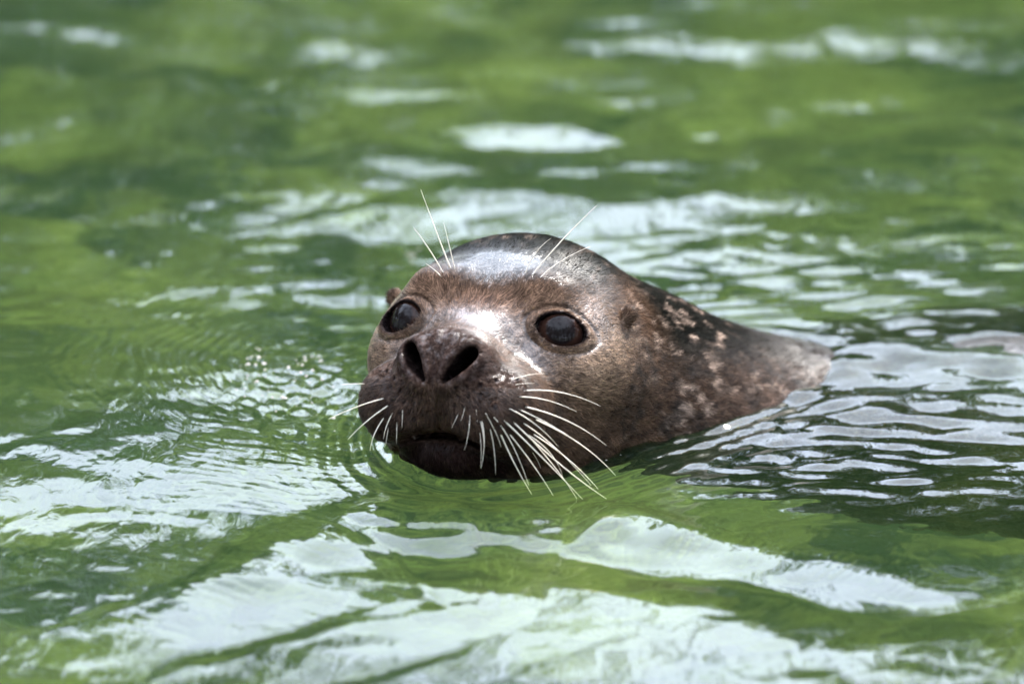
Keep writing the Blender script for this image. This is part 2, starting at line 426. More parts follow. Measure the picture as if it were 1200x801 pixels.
# basin, shore and land in one sheet
def build_ground(mat):
    rad = np.concatenate([np.linspace(0.05, 9, 40), np.linspace(9.3, 16, 30), np.geomspace(17, 1500, 40)]); na = 96
    th = np.linspace(0, 2 * pi, na, endpoint=False)
    Rr, T = np.meshgrid(rad, th, indexing='ij')
    wob = 1 + 0.06 * np.sin(3 * T + 1) + 0.04 * np.sin(7 * T)
    t = np.clip((Rr / wob - 8.5) / 5.0, 0, 1); t = t * t * (3 - 2 * t)
    Z = -0.62 + 1.05 * t + 0.02 * np.sin(Rr * 3 + 2 * np.sin(T * 5)) * (1 - t)
    V = np.stack([Rr * np.cos(T), Rr * np.sin(T), Z], -1).reshape(-1, 3)
    i, j = np.meshgrid(np.arange(len(rad) - 1), np.arange(na), indexing='ij'); j2 = (j + 1) % na
    Q = np.stack([i * na + j, (i + 1) * na + j, (i + 1) * na + j2, i * na + j2], -1).reshape(-1, 4)
    V = np.concatenate([V, [[0, 0, -0.62]]])
    o = mesh_obj('ground', V, Q, mat); o['kind'] = 'structure'
    o['label'] = 'algae covered pool floor rising to a grassy shore'
    return o

# a belt of trees around the pool: its far side is what the dark green reflections are of
def build_wood(mat):
    Vs, Qs, n = [], [], 0
    def add(c, r, k):
        nonlocal n
        d = rng.normal(size=(k, 3)); d /= np.linalg.norm(d, axis=1)[:, None]
        p = c + d * (r * (0.55 + 0.45 * rng.random((k, 1))))
        a = rng.normal(size=(k, 3)); a /= np.linalg.norm(a, axis=1)[:, None]
        b = np.cross(a, rng.normal(size=(k, 3))); b /= np.linalg.norm(b, axis=1)[:, None]
        s = 0.17 + 0.2 * rng.random((k, 1))
        Vs.append(np.stack([p - a * s, p + b * s * 0.6, p + a * s, p - b * s * 0.6], 1).reshape(-1, 3))
        Qs.append(np.arange(k * 4).reshape(-1, 4) + n); n += k * 4
    for side, (ang0, ang1, dist, top, cnt) in enumerate([(20, 160, 21, 8.9, 800), (160, 380, 26, 29.0, 1700)]):  # second belt: unseen, raised tall to darken the eyes and face
        for _ in range(cnt):
            a = radians(rng.uniform(ang0, ang1)); dd = dist + rng.uniform(-1.5, 3.5)
            hmax = top * ((0.92 if side == 0 else 0.80) + 0.05 * sin(a * 9 + side) + 0.17 * sin(a * 23) + 0.12 * sin(a * 61 + 2) + 0.13 * rng.normal())
            z = 0.4 + hmax * rng.random() ** 0.75
            add(np.array([dd * cos(a), dd * sin(a), z]), rng.uniform(0.6, 1.3) * (1.0 + 0.4 * side), 80)
    o = mesh_obj('wood', np.concatenate(Vs), np.concatenate(Qs), mat, smooth=False); o['kind'] = 'stuff'
    o['label'] = 'dark green belt of leafy trees round the pool, heightened on the camera side for shade'; o['category'] = 'wood'
    return o

# ------------------------------------------------------------------ the water: a height field
# (cx, cy, rx, ry, tilt degrees, weight): where the surface leans to the sky (+) or to the trees (-)
LEAN = [
 (60, 38, 120, 8, 3, 1), (230, 66, 110, 11, 10, 1), (390, 10, 50, 10, 8, .8), (490, 35, 20, 8, 0, .8), (420, 70, 70, 13, 8, 1),
 (340, 102, 80, 12, 2, 1), (460, 116, 85, 9, 2, .7), (335, 140, 40, 7, 8, .6), (110, 145, 90, 9, 0, .35),
 (690, 140, 90, 18, -12, 1), (800, 112, 110, 12, -6, 1), (630, 168, 80, 14, 0, 1), (900, 70, 45, 12, 0, .9), (1140, 62, 75, 22, 0, 1), (1000, 60, 60, 15, 0, .9),
 (985, 120, 14, 7, 0, .9), (1040, 120, 16, 7, 0, .9), (900, 143, 20, 8, 0, 1), (820, 165, 18, 8, 0, 1), (1170, 158, 22, 8, 0, .8),
 (1000, 215, 70, 14, 8, 1), (1110, 225, 90, 12, 5, .9), (1040, 190, 60, 6, 0, .8), (790, 218, 60, 9, 0, 1), (720, 195, 40, 7, 0, .8), (650, 230, 70, 10, -5, .9),
 (540, 225, 45, 24, 10, 1), (590, 250, 45, 13, 0, 1), (480, 268, 50, 16, -10, .9), (400, 225, 110, 14, -8, .55),
 (960, 285, 290, 42, 3, 1.1), (740, 300, 130, 42, 0, 1.1), (850, 250, 150, 12, -2, .7),
 (160, 262, 40, 6, 0, .9), (40, 275, 50, 10, 0, .8), (270, 265, 38, 7, 8, 1), (300, 284, 38, 6, 5, .9), (200, 245, 20, 5, 0, .8), (60, 365, 65, 6, 0, .7), (110, 278, 30, 5, 0, .7),
 (80, 570, 270, 100, 10, 1.3), (300, 570, 150, 40, 18, .9), (340, 470, 80, 45, 0, .6), (1000, 460, 260, 85, 0, .9),
 (960, 386, 120, 9, -4, -1.3), (1150, 332, 70, 10, -6, -1.2), (1060, 430, 150, 24, 0, .7), (540, 592, 105, 20, 8, -1.1), (440, 612, 40, 14, -25, -.8), (180, 400, 200, 40, 0, -.5), (560, 640, 300, 16, 0, .4),
 (770, 638, 200, 26, 6, .8), (1040, 690, 115, 20, 3, 1.1), (1110, 620, 140, 26, 5, -1.0), (880, 702, 110, 24, 18, -1.0), (800, 680, 120, 16, 10, -.8),
 (950, 740, 95, 11, -10, .9), (1110, 778, 130, 28, -6, 1.0), (640, 748, 270, 55, 4, 1.0), (300, 720, 280, 70, -8, 1.0), (1080, 732, 120, 14, -8, -.7), (960, 782, 60, 12, -8, -.6),
 (400, 668, 70, 15, 0, -1.3), (560, 663, 40, 13, -4, -1.3), (240, 752, 40, 12, -5, -1.1), (90, 787, 50, 12, 0, -1.0), (420, 742, 40, 7, 0, -.8), (700, 726, 60, 6, 3, -.8), (840, 725, 30, 6, 5, -.7),
 (470, 716, 140, 5, -7, -1.0), (330, 735, 200, 5, -14, -.9), (420, 780, 160, 6, -16, -1.0), (640, 770, 120, 4, -16, -.6), (180, 690, 170, 5, -16, -.8),
]
LEAN_SLOPE = 0.085
def lean_field(PX, PY):
    D = np.zeros_like(PX)
    for cx, cy, rx, ry, a, w in LEAN:
        c, s = cos(radians(a)), sin(radians(a))
        X = (PX - cx) * c + (PY - cy) * s; Y = -(PX - cx) * s + (PY - cy) * c
        D += w * np.exp(-((X / rx) ** 2 + (Y / ry) ** 2) ** 1.5)
    return np.clip(D, -1.3, 1.3)
def blob(PX, PY, cx, cy, rx, ry): return np.exp(-(((PX - cx) / rx) ** 2 + ((PY - cy) / ry) ** 2))

def water_axis(lo, f0, f1, hi, fine, grow=1.09):
    return grid_axis(lo, f0, f1, hi, fine, grow, 1.2).astype(np.float64)
def waves(X, Y, n, lmin, lmax, slope, spread, main, seed):
    """sum of n sines with wavelengths lmin..lmax (m), rms slope, around the main direction (radians)"""
    r = np.random.default_rng(seed); H = np.zeros_like(X)
    for _ in range(n):
        L = lmin * (lmax / lmin) ** r.random(); k = 2 * pi / L; a = main + spread * r.normal()
        H += np.sin(k * (X * cos(a) + Y * sin(a)) + r.uniform(0, 2 * pi)) / k
    return H * slope * math.sqrt(2.0 / n)
def build_water(mat):
    xs = water_axis(-14, -0.42, 0.46, 14, 0.0017); ys = water_axis(-14, -0.47, 0.95, 14, 0.0021)
    X, Y = np.meshgrid(xs, ys, indexing='ij'); PX, PY = to_px(X, Y, 0 * X)
    inside = np.exp(-np.clip(np.maximum(np.abs(X - 0.02) - 0.40, 0) / 0.12, 0, 6) ** 2) * np.exp(-np.clip(np.maximum(np.abs(Y - 0.2) - 0.66, 0) / 0.10, 0, 6) ** 2)
    # leaning surface, integrated away from the camera, long swells taken out again
    gx = np.arange(-0.62, 0.66, 0.0025); gy = np.arange(-1.4, 1.9, 0.0025)
    GX, GY = np.meshgrid(gx, gy, indexing='ij'); QX, QY = to_px(GX, GY, 0 * GX)
    wx = QX + 10 * np.sin(QY / 29.0 + QX / 133.0) + 5 * np.sin(QY / 11.3 - QX / 71.0)
    wy = QY + 4.0 * np.sin(QX / 57.0 + QY / 23.0) + 2.5 * np.sin(QX / 21.0 - QY / 13.0) + 1.2 * np.sin(QX / 9.0 + QY / 5.0)
    s = LEAN_SLOPE * (lean_field(wx, wy) - 0.32 / (1 + np.exp((QY - 250) / 60.0)) + 0.30 * blob(QX, QY, 150, 600, 330, 170))
    s *= np.exp(-np.clip(np.maximum(np.abs(GX - 0.02) - 0.40, 0) / 0.10, 0, 6) ** 2) * np.exp(-np.clip(np.maximum(np.abs(GY - 0.24) - 0.70, 0) / 0.09, 0, 6) ** 2)
    kx = 2 * pi * np.fft.fftfreq(len(gx), 0.0025)[:, None]; ky = 2 * pi * np.fft.fftfreq(len(gy), 0.0025)[None, :]
    Hg = np.real(np.fft.ifft2(-1j * ky * np.fft.fft2(s) / (ky ** 2 + 0.6 * kx ** 2 + 1.8 ** 2)))
    near_seal = (np.abs(GX - 0.05) < 0.15) & (np.abs(GY - 0.06) < 0.12); Hg -= Hg[near_seal].mean()
    def sample(A, X, Y):
        fx = np.clip((X - gx[0]) / 0.0025, 0, len(gx) - 1.001); fy = np.clip((Y - gy[0]) / 0.0025, 0, len(gy) - 1.001)
        a = fx.astype(int); b = fy.astype(int); fx -= a; fy -= b
        cub = lambda t: [((-t + 2) * t - 1) * t / 2, ((3 * t - 5) * t * t + 2) / 2, ((-3 * t + 4) * t + 1) * t / 2, (t - 1) * t * t / 2]
        wa, wb = cub(fx), cub(fy); out = 0
        for m in range(4):
            for n in range(4):
                out = out + wa[m] * wb[n] * A[np.clip(a + m - 1, 0, len(gx) - 1), np.clip(b + n - 1, 0, len(gy) - 1)]
        return out
    H = sample(Hg, X, Y) * inside
    # open water swell and chop
    calm = 1 - 0.35 * blob(PX, PY, 100, 560, 330, 120) - 0.6 * blob(PX, PY, 650, 730, 420, 70); calm = np.clip(calm, 0.15, 1) * (1 - 0.55 / (1 + np.exp(-(PY - 630) / 25.0)))
    back = 1 / (1 + np.exp((PY - 250) / 40.0))
    H += waves(X, Y, 26, 0.30, 1.6, 0.018, 0.6, radians(80), 3)
    H += waves(X, Y, 40, 0.06, 0.20, 0.020, 0.5, radians(85), 5) * calm
    near = np.exp(-(np.maximum(np.hypot(X - 0.1, Y - 0.2) - 1.2, 0) / 0.8) ** 2)
    H += waves(X, Y, 40, 0.018, 0.05, 0.026, 0.7, radians(85), 9) * calm * near * (1 - 0.6 * back)
    # bow wave: a smooth ridge in front of the muzzle, its arms trailing to both sides
    line = np.array([(60, 790), (180, 715), (300, 655), (395, 612), (470, 604), (540, 612), (620, 606), (680, 606), (760, 618), (870, 632), (990, 655), (1130, 690)], float)
    tq = np.linspace(0, 1, 240); ti = np.linspace(0, 1, len(line)); lx = np.interp(tq, ti, line[:, 0]); ly = np.interp(tq, ti, line[:, 1])
    lx = np.convolve(np.pad(lx, 8, 'edge'), np.ones(17) / 17, 'valid'); ly = np.convolve(np.pad(ly, 8, 'edge'), np.ones(17) / 17, 'valid')
    def plane_at(px, py):
        d = ray_dir(px, py); t = -CAM_POS[2] / d[2]; return (CAM_POS + d * t)[:2]
    lp = np.array([plane_at(a, b) for a, b in zip(lx, ly)])
    amp = np.exp(-((lx - 600) / 330.0) ** 2) * (1 + 0.30 * np.sin(lx / 37.0) + 0.2 * np.sin(lx / 14.0 + 1)) * 0.0050
    selb = (np.abs(X) < 0.46) & (Y > -0.47) & (Y < 0.15)
    bx, by = X[selb], Y[selb]; best = np.full(bx.shape, 1e9); bi = np.zeros(bx.shape, int)
    for n_ in range(0, 240, 2):
        e = (bx - lp[n_, 0]) ** 2 + (by - lp[n_, 1]) ** 2; m_ = e < best; best[m_] = e[m_]; bi[m_] = n_
    sgn = np.where(by < lp[bi, 1], 1.0, -1.0); dist = np.sqrt(best) * sgn            # + towards the camera
    dist = dist + waves(bx, by, 16, 0.05, 0.16, 0.22, 0.9, 0.9, 41)
    prof = np.where(dist > 0, np.exp(-(dist / 0.034) ** 2), np.exp(-(dist / 0.020) ** 2)) - 0.35 * np.exp(-((dist - 0.062) / 0.03) ** 2) + 0.22 * np.exp(-((dist - 0.105) / 0.028) ** 2)
    rid = np.zeros_like(X); rid[selb] = amp[bi] * prof
    H += rid
    # ripple trains: right of the neck, in front of the muzzle, the fan ahead of the bow
    mR = blob(PX, PY, 1010, 520, 240, 62) + 0.7 * blob(PX, PY, 1120, 400, 200, 60) + 0.5 * blob(PX, PY, 900, 320, 260, 50) + 0.9 * blob(PX, PY, 860, 475, 130, 38)
    H += waves(X, Y, 30, 0.010, 0.032, 0.10, 0.38, radians(97), 21) * np.clip(mR, 0, 1)
    mL = blob(PX, PY, 355, 470, 85, 48)
    H += waves(X, Y, 40, 0.008, 0.024, 0.11, 1.2, radians(110), 22) * mL
    src = np.array([-0.075, 0.135])
    rr = np.hypot(X - src[0], (Y - src[1]))
    mF = blob(PX, PY, 215, 425, 120, 75) + 0.6 * blob(PX, PY, 330, 560, 140, 40)
    ph = 2 * pi * rr / 0.0085 + 2.2 * np.sin(PX / 31.0 + PY / 50.0) + 1.6 * np.sin(PY / 13.0 - PX / 23.0) + waves(X, Y, 12, 0.02, 0.06, 130.0, 1.5, 1.0, 31)
    H += 0.00017 * np.sin(ph) * np.clip(mF, 0, 1)
    H += waves(X, Y, 24, 0.04, 0.09, 0.16, 0.5, radians(80), 51) * blob(PX, PY, 1090, 420, 250, 90)
    H += waves(X, Y, 24, 0.02, 0.06, 0.05, 0.6, radians(60), 52) * blob(PX, PY, 560, 640, 330, 60)
    # the seal pushes the water: a lip where it wets the coat and rings that leave it
    sel = inside > 0.5
    q = np.stack([X[sel] - EYE[0], Y[sel] - EYE[1], H[sel] - EYE[2]], 1).astype(np.float32) * 100
    d = np.full(X.shape, 50.0); d[sel] = sdf(q, False)
    dp = np.maximum(d, 0)
    H += 0.0017 * (1 + 0.5 * np.sin(PX / 9.0) + 0.4 * np.sin(PX / 4.1 + PY / 6.0)) * np.exp(-dp / 0.3) / (1 + np.exp((X - 0.13) / 0.012)) + 0.0009 * np.sin(2 * pi * dp / 1.15) * np.exp(-dp / 2.6) * (dp > 0)
    i, j = np.meshgrid(np.arange(len(xs) - 1), np.arange(len(ys) - 1), indexing='ij'); ny = len(ys)
    Q = np.stack([i * ny + j, (i + 1) * ny + j, (i + 1) * ny + j + 1, i * ny + j + 1], -1).reshape(-1, 4)
    H = np.clip(H, -0.07, 0.07)
    o = mesh_obj('water', np.stack([X, Y, H], -1).reshape(-1, 3), Q, mat); o['kind'] = 'structure'
    o['label'] = 'rippled green pool water with pale sky reflections'
    attr(o, 'ripple', 'FLOAT', np.clip(0.16 + 0.5 * mR + 1.0 * mL + 0.35 * mF + 0.35 * blob(PX, PY, 150, 570, 300, 110), 0, 1).ravel())
    return o

# ------------------------------------------------------------------ build: setting first
ground = build_ground(mat_ground())
wood = build_wood(mat_leaf())
water = build_water(mat_water())

# ------------------------------------------------------------------ the seal
def sm(a, b, v):
    t = np.clip((v - a) / (b - a), 0, 1); return t * t * (3 - 2 * t)
def ball(h, c, r):
    return np.exp(-(((h[:, 0] - c[0]) / r[0]) ** 2 + ((h[:, 1] - c[1]) / r[1]) ** 2 + ((h[:, 2] - c[2]) / r[2]) ** 2))
def ball2(h, c, r):                                # the same on both sides of the head
    g = h.copy(); g[:, 0] = np.abs(g[:, 0]); return ball(g, c, r)

seal = bpy.data.objects.new('seal', None); COL.objects.link(seal)
seal.location = (EYE[0], EYE[1], 0.0); seal.empty_display_size = 0.1
seal['label'] = 'wet brown spotted seal swimming with its whiskered head raised above the water'; seal['category'] = 'seal'
BASE = np.array([EYE[0], EYE[1], 0.0])

V, Q = build_body_mesh()
Hh = to_head(V.astype(np.float32)).astype(np.float64)
# whisker follicles: rows on both pads, each a small mound with a pit
fol = []
for row in range(6):
    for c in range(7):
        t = c / 6.0; z0 = -3.5 - row * 0.56 - 0.25 * t
        x0 = 1.25 + 3.9 * t + 0.2 * (row % 2); y0 = 7.6 - 4.2 * t ** 1.6
        if row > 4 and c < 1: continue
        for s in (-1, 1): fol.append((s * x0, y0, z0))
fol = np.array(fol)
nrm_mesh = None
def vertex_normals(V, Q):
    n = np.cross(V[Q[:, 2]] - V[Q[:, 0]], V[Q[:, 3]] - V[Q[:, 1]])
    N = np.zeros_like(V)
    for i in range(4): np.add.at(N, Q[:, i], n)
    return N / (np.linalg.norm(N, axis=1)[:, None] + 1e-9)
Nn = vertex_normals(V, Q)
pad = np.nonzero((Hh[:, 1] > 0.5) & (Hh[:, 2] < -2.4) & (Hh[:, 2] > -8.2) & (np.abs(Hh[:, 0]) < 7))[0]
fw = (HR32.T @ np.eye(3)).T
fq = project((fol @ HR.T).astype(np.float32), 6, 1.0)
dd = np.full(len(pad), 9.0); P = V[pad]
for f in fq: dd = np.minimum(dd, ((P - f) ** 2).sum(1))
dd = np.sqrt(dd)
pit = np.zeros(len(V)); pit[pad] = np.exp(-(dd / 0.15) ** 2)
disp = np.zeros(len(V)); disp[pad] = 0.10 * np.exp(-(dd / 0.27) ** 2) - 0.20 * np.exp(-(dd / 0.12) ** 2)
V = V + Nn * disp[:, None]
# slow lumps under the skin of the muzzle and folds of the neck
lump = 0.06 * np.sin(Hh[:, 0] * 2.9 + 1.3 * np.sin(Hh[:, 2] * 2.1)) * np.sin(Hh[:, 2] * 3.3 + Hh[:, 1] * 1.7) * ball2(Hh, (2.6, 5, -4.5), (3, 3.5, 3))
V = V + Nn * lump[:, None]

x, y, z = Hh.T; ax = np.abs(x)
tint = np.tile(np.array([0.040, 0.0232, 0.0145]), (len(V), 1))
def lay(w, c):
    global tint
    tint = tint * (1 - w[:, None]) + np.array(c) * w[:, None]
lay(sm(1.6, 3.2, z + 0.12 * (y + 4)), (0.0038, 0.0040, 0.0030))                                      # dark crown
lay(sm(-6, -10, y) * sm(-4.5, -0.5, z), (0.0042, 0.0041, 0.0033))
lay(0.7 * sm(-9, -14, y) * sm(-1.0, -6, z), (0.045, 0.029, 0.022))
lay(0.8 * sm(-18, -24, y), (0.016, 0.0115, 0.009))
lay(0.9 * ball2(Hh, (3.4, 1.0, 1.5), (2.9, 3.0, 1.4)), (0.115, 0.066, 0.042))                      # brows
lay(0.8 * ball(Hh, (0.4, 2.5, 1.0), (1.6, 2.2, 1.0)), (0.060, 0.034, 0.024))
lay(0.9 * ball2(Hh, (6.8, -0.2, -2.0), (2.2, 2.8, 2.4)), (0.150, 0.098, 0.063))                    # cheeks below the eye
lay(0.75 * ball2(Hh, (4.9, 0.6, -0.5), (2.4, 2.6, 2.0)), (0.115, 0.068, 0.043))                     # round the eyes
lay(0.85 * ball2(Hh, (2.4, 6, -5.0), (3.2, 4.0, 2.6)), (0.0125, 0.0068, 0.0048))                      # muzzle
lay(sm(4.6, 6.4, y) * sm(-4.0, -3.0, z), (0.023, 0.0135, 0.0105))                                    # nose leather
lay(sm(-6.3, -7.2, z + 0.06 * ax ** 2) * sm(1.0, 3.0, y), (0.009, 0.005, 0.0042))                  # dark lower lip, shadow under the muzzle painted into its tint
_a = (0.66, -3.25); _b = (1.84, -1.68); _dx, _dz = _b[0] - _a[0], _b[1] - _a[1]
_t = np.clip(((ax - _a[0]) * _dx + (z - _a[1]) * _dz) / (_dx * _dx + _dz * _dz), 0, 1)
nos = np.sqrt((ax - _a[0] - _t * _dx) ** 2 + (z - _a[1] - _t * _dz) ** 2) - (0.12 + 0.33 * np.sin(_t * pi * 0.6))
lay(np.where(y > 4.6, sm(0.08, -0.02, nos), 0), (0.003, 0.002, 0.002))                             # nostril hollows, their shade painted near black
# eyelids: dark rims
ee = np.stack([ax, y, z], 1) - EYE_P
ea, eb, ec = ee @ EYE_A, ee @ EYE_B, ee @ EYE_N
de = ((np.abs(ea / EYE_RA) ** 1.75 + np.abs(eb / EYE_RB) ** 1.75) ** (1 / 1.75) - 1) * 1.22
lay(np.where((ec > -2.5) & (ec < 2), np.exp(-(np.maximum(de - 0.02, 0) / 0.22) ** 2), 0), (0.006, 0.004, 0.004))
lay(0.55 * np.where((ec > -2.5) & (ec < 2), np.exp(-((de - 0.62) / 0.10) ** 2), 0), (0.016, 0.010, 0.008))
mound = np.zeros(len(V)); mound[pad] = np.exp(-((dd - 0.24) / 0.11) ** 2)
lay(0.55 * mound, (0.042, 0.025, 0.018))  # mounds round the pits painted lighter, as a highlight
lay(0.95 * pit, (0.005, 0.003, 0.003))
wet = 0.42 + 0 * x
def wlay(w, v):
    global wet
    wet = wet * (1 - w) + v * w
wlay(sm(1.6, 3.0, z), 0.16)
wlay(np.clip(1.6 * ball(Hh, (0.0, -0.3, 3.2), (5.6, 2.6, 1.6)), 0, 1), 1.0)
wlay(sm(-9, -15, y), 0.45)
wlay(sm(-4, -7, y) * sm(-2.5, 0.5, z), 0.08)
wlay(sm(-19, -26, y), 0.85)
wlay(0.8 * ball(Hh, (4.6, -3.2, 2.6), (2.4, 3.6, 1.4)), 0.62)
wlay(np.clip(ball2(Hh, (1.1, 3.4, -0.5), (2.2, 3.0, 2.0)) * 1.5, 0, 1), 1.0)
wlay(np.clip(1.5 * ball2(Hh, (6.3, -1.2, 0.7), (2.0, 3.0, 2.4)), 0, 1), 0.97)
wlay(ball2(Hh, (7.2, -3.9, 0.7), (0.8, 0.8, 0.8)), 0.1)
wlay(np.clip(1.2 * ball2(Hh, (3.1, 3.0, -1.7), (1.7, 2.6, 1.7)), 0, 1), 0.95)
wlay(0.95 * ball2(Hh, (3.2, 1.0, 1.9), (2.3, 2.6, 0.95)), 0.05)
wlay(0.9 * ball(Hh, (-0.2, 2, 1.7), (2.0, 2.6, 0.7)), 0.1)
wlay(0.8 * ball2(Hh, (2.6, 7, -5), (3, 3, 2.4)), 0.45)
wlay(sm(-6.8, -7.6, z + 0.06 * ax ** 2) * sm(1.0, 3.0, y), 0.15)
wlay(0.8 * sm(5.3, 6.3, y) * sm(-4.2, -3.2, z), 0.45)
wlay(np.where(y > 4.6, sm(0.08, -0.02, nos), 0), 0.0)
wlay(np.where((ec > -2.5) & (ec < 2), np.exp(-(np.maximum(de, 0) / 0.3) ** 2), 0), 0.30)
spotw = sm(-19, -15, y) * np.clip(sm(-4.5, -8.5, y) * sm(2.2, -0.2, z) + 0.25 * sm(-2, -5, y), 0, 1)
dark = np.clip(0.9 * sm(0.5, -3.5, y) * sm(0.0, -2.5, z) + 0.25, 0, 1) * (1 - ball2(Hh, (6.4, -0.4, -1.4), (2.0, 2.6, 1.9)))
drip = np.clip(ball2(Hh, (6.6, -1.0, -1.3), (1.8, 2.6, 2.4)) * 1.3, 0, 1)

coat = mat_seal()
body = mesh_obj('body', (EYE - BASE) + V * 0.01, Q, coat, seal)
attr(body, 'hp', 'FLOAT_VECTOR', Hh)
attr(body, 'tint', 'FLOAT_COLOR', np.concatenate([np.clip(tint, 0, 1), np.ones((len(V), 1))], 1))
attr(body, 'wet', 'FLOAT', wet); attr(body, 'spotw', 'FLOAT', spotw); attr(body, 'dark', 'FLOAT', dark); attr(body, 'drip', 'FLOAT', drip)
attr(body, 'rugged', 'FLOAT', np.clip(1.2 * ball2(Hh, (2.8, 5.2, -4.6), (3.0, 3.6, 2.4)), 0, 1))

# short fur: fine strands lying back from the nose, in wet clumps
def vnoise(p, seed):
    r = np.random.default_rng(seed); tab = r.random((32, 32, 32)); i = np.floor(p).astype(int); f = p - i; f = f * f * (3 - 2 * f); out = 0
    for a in (0, 1):
        for b in (0, 1):
            for c in (0, 1):
                w = np.where(a, f[:, 0], 1 - f[:, 0]) * np.where(b, f[:, 1], 1 - f[:, 1]) * np.where(c, f[:, 2], 1 - f[:, 2])
                out = out + w * tab[(i[:, 0] + a) % 32, (i[:, 1] + b) % 32, (i[:, 2] + c) % 32]
    return out
def build_fur(count):
    r = np.random.default_rng(11)
    fc = V[Q].mean(1); fh = Hh[Q].mean(1); fd = de[Q].mean(1); fec = ec[Q].mean(1); fn = nos[Q].mean(1)
    area = np.linalg.norm(np.cross(V[Q[:, 2]] - V[Q[:, 0]], V[Q[:, 3]] - V[Q[:, 1]]), axis=1)
    ok = (fh[:, 1] > -22) & (fc[:, 2] > -8.6) & ~((fd < 0.22) & (fec > -2.5)) & ~((fn < 0.35) & (fh[:, 1] > 4.6)) & (wet[Q].mean(1) < 0.86) & ~((fh[:, 1] > 5.6) & (fh[:, 2] > -3.4))
    lip = np.abs(fh[:, 2] + 6.45 + 0.075 * fh[:, 0] ** 2) < 0.5
    ok &= ~(lip & (fh[:, 1] > 1))
    w = np.where(ok, area, 0); f = r.choice(len(Q), count, p=w / w.sum())
    u, v = r.random(count)[:, None], r.random(count)[:, None]
    q = Q[f]; mixv = lambda A: ((A[q[:, 0]] * (1 - u) + A[q[:, 1]] * u) * (1 - v) + (A[q[:, 3]] * (1 - u) + A[q[:, 2]] * u) * v)
    p = mixv(V); h = mixv(Hh); n = mixv(Nn); n /= np.linalg.norm(n, axis=1)[:, None]
    flow = (h - np.array([0, 9.0, -1.5])); flow /= np.linalg.norm(flow, axis=1)[:, None]
    j = np.stack([vnoise(h * 2.3 + 40, s_) - 0.5 for s_ in (1, 2, 3)], 1) * 1.1 + r.normal(size=(count, 3)) * 0.13
    flow = (flow + j) @ HR.T; flow -= n * (flow * n).sum(1)[:, None]; flow /= np.linalg.norm(flow, axis=1)[:, None] + 1e-9
    wt = mixv(wet[:, None])[:, 0]
    L = (0.30 + 0.22 * r.random(count)) * (1 - 0.35 * wt); lift = (0.10 + 0.16 * vnoise(h * 3.1 + 40, 5) + 0.06 * r.random(count)) * (1.15 - 0.75 * wt)
    side = np.cross(flow, n) * (0.012 + 0.008 * r.random(count))[:, None]
    m = p + flow * (L * 0.55)[:, None] + n * (L * 0.55 * lift)[:, None]; t = p + flow * L[:, None] + n * (L * lift * 0.8)[:, None]
    p = p - n * 0.02
    P = np.stack([p - side, p + side, m + side * 0.8, m - side * 0.8, t + side * 0.2, t - side * 0.2], 1).reshape(-1, 3)
    b = np.arange(count)[:, None] * 6
    F = np.concatenate([b + np.array([0, 1, 2, 3]), b + np.array([3, 2, 4, 5])])
    o = mesh_obj('fur', (EYE - BASE) + P * 0.01, F, mat_seal(True), seal); o['kind'] = 'stuff'
    T6 = np.repeat(np.clip(mixv(tint), 0, 1), 6, 0); var = np.repeat(0.5 + 1.6 * r.random(count) ** 2, 6)
    attr(o, 'tint', 'FLOAT_COLOR', np.concatenate([T6, np.ones((len(T6), 1))], 1)); attr(o, 'hp', 'FLOAT_VECTOR', np.repeat(h, 6, 0))
    attr(o, 'wet', 'FLOAT', np.repeat(wt, 6)); attr(o, 'var', 'FLOAT_COLOR', np.stack([var, var, var, var * 0 + 1], 1))
    attr(o, 'spotw', 'FLOAT', np.repeat(mixv(spotw[:, None])[:, 0], 6)); attr(o, 'dark', 'FLOAT', np.repeat(mixv(dark[:, None])[:, 0], 6))
build_fur(90000)

# eyes: ball with a slightly steeper cornea
eye_mat = mat_eye()
def eye_mesh(side):
    nu, nv = 64, 33
    th = np.linspace(0, pi, nv); ph = np.linspace(0, 2 * pi, nu, endpoint=False)
    T, P = np.meshgrid(th, ph, indexing='ij')
    r = EYE_R * (1 + 0.05 * np.exp(-(T / 0.62) ** 2))
    A = EYE_A * np.array([side, 1, 1]); B = EYE_B * np.array([side, 1, 1]); N = EYE_N * np.array([side, 1, 1]); C = EYE_C * np.array([side, 1, 1])
    h = C + (r * np.sin(T) * np.cos(P))[..., None] * A + (r * np.sin(T) * np.sin(P))[..., None] * B + (r * np.cos(T))[..., None] * N
    w = (EYE - BASE) + (h @ HR.T) * 0.01
    i, j = np.meshgrid(np.arange(nv - 1), np.arange(nu), indexing='ij'); j2 = (j + 1) % nu
    q = np.stack([i * nu + j, (i + 1) * nu + j, (i + 1) * nu + j2, i * nu + j2], -1).reshape(-1, 4)
    if side > 0: q = q[:, ::-1]
    # head axes are left-handed, so check outwardness
    vv = w.reshape(-1, 3); f = q[len(q) // 2]; n = np.cross(vv[f[1]] - vv[f[0]], vv[f[2]] - vv[f[0]]); cw = (EYE - BASE) + (HR @ C) * 0.01
    if np.dot(n, vv[f[0]] - cw) < 0: q = q[:, ::-1]
    o = mesh_obj('eye', vv, q, eye_mat, seal)
    attr(o, 'iris', 'FLOAT', np.clip(T / 0.95, 0, 1).ravel())
    return o
for s in (-1, 1): eye_mesh(s)

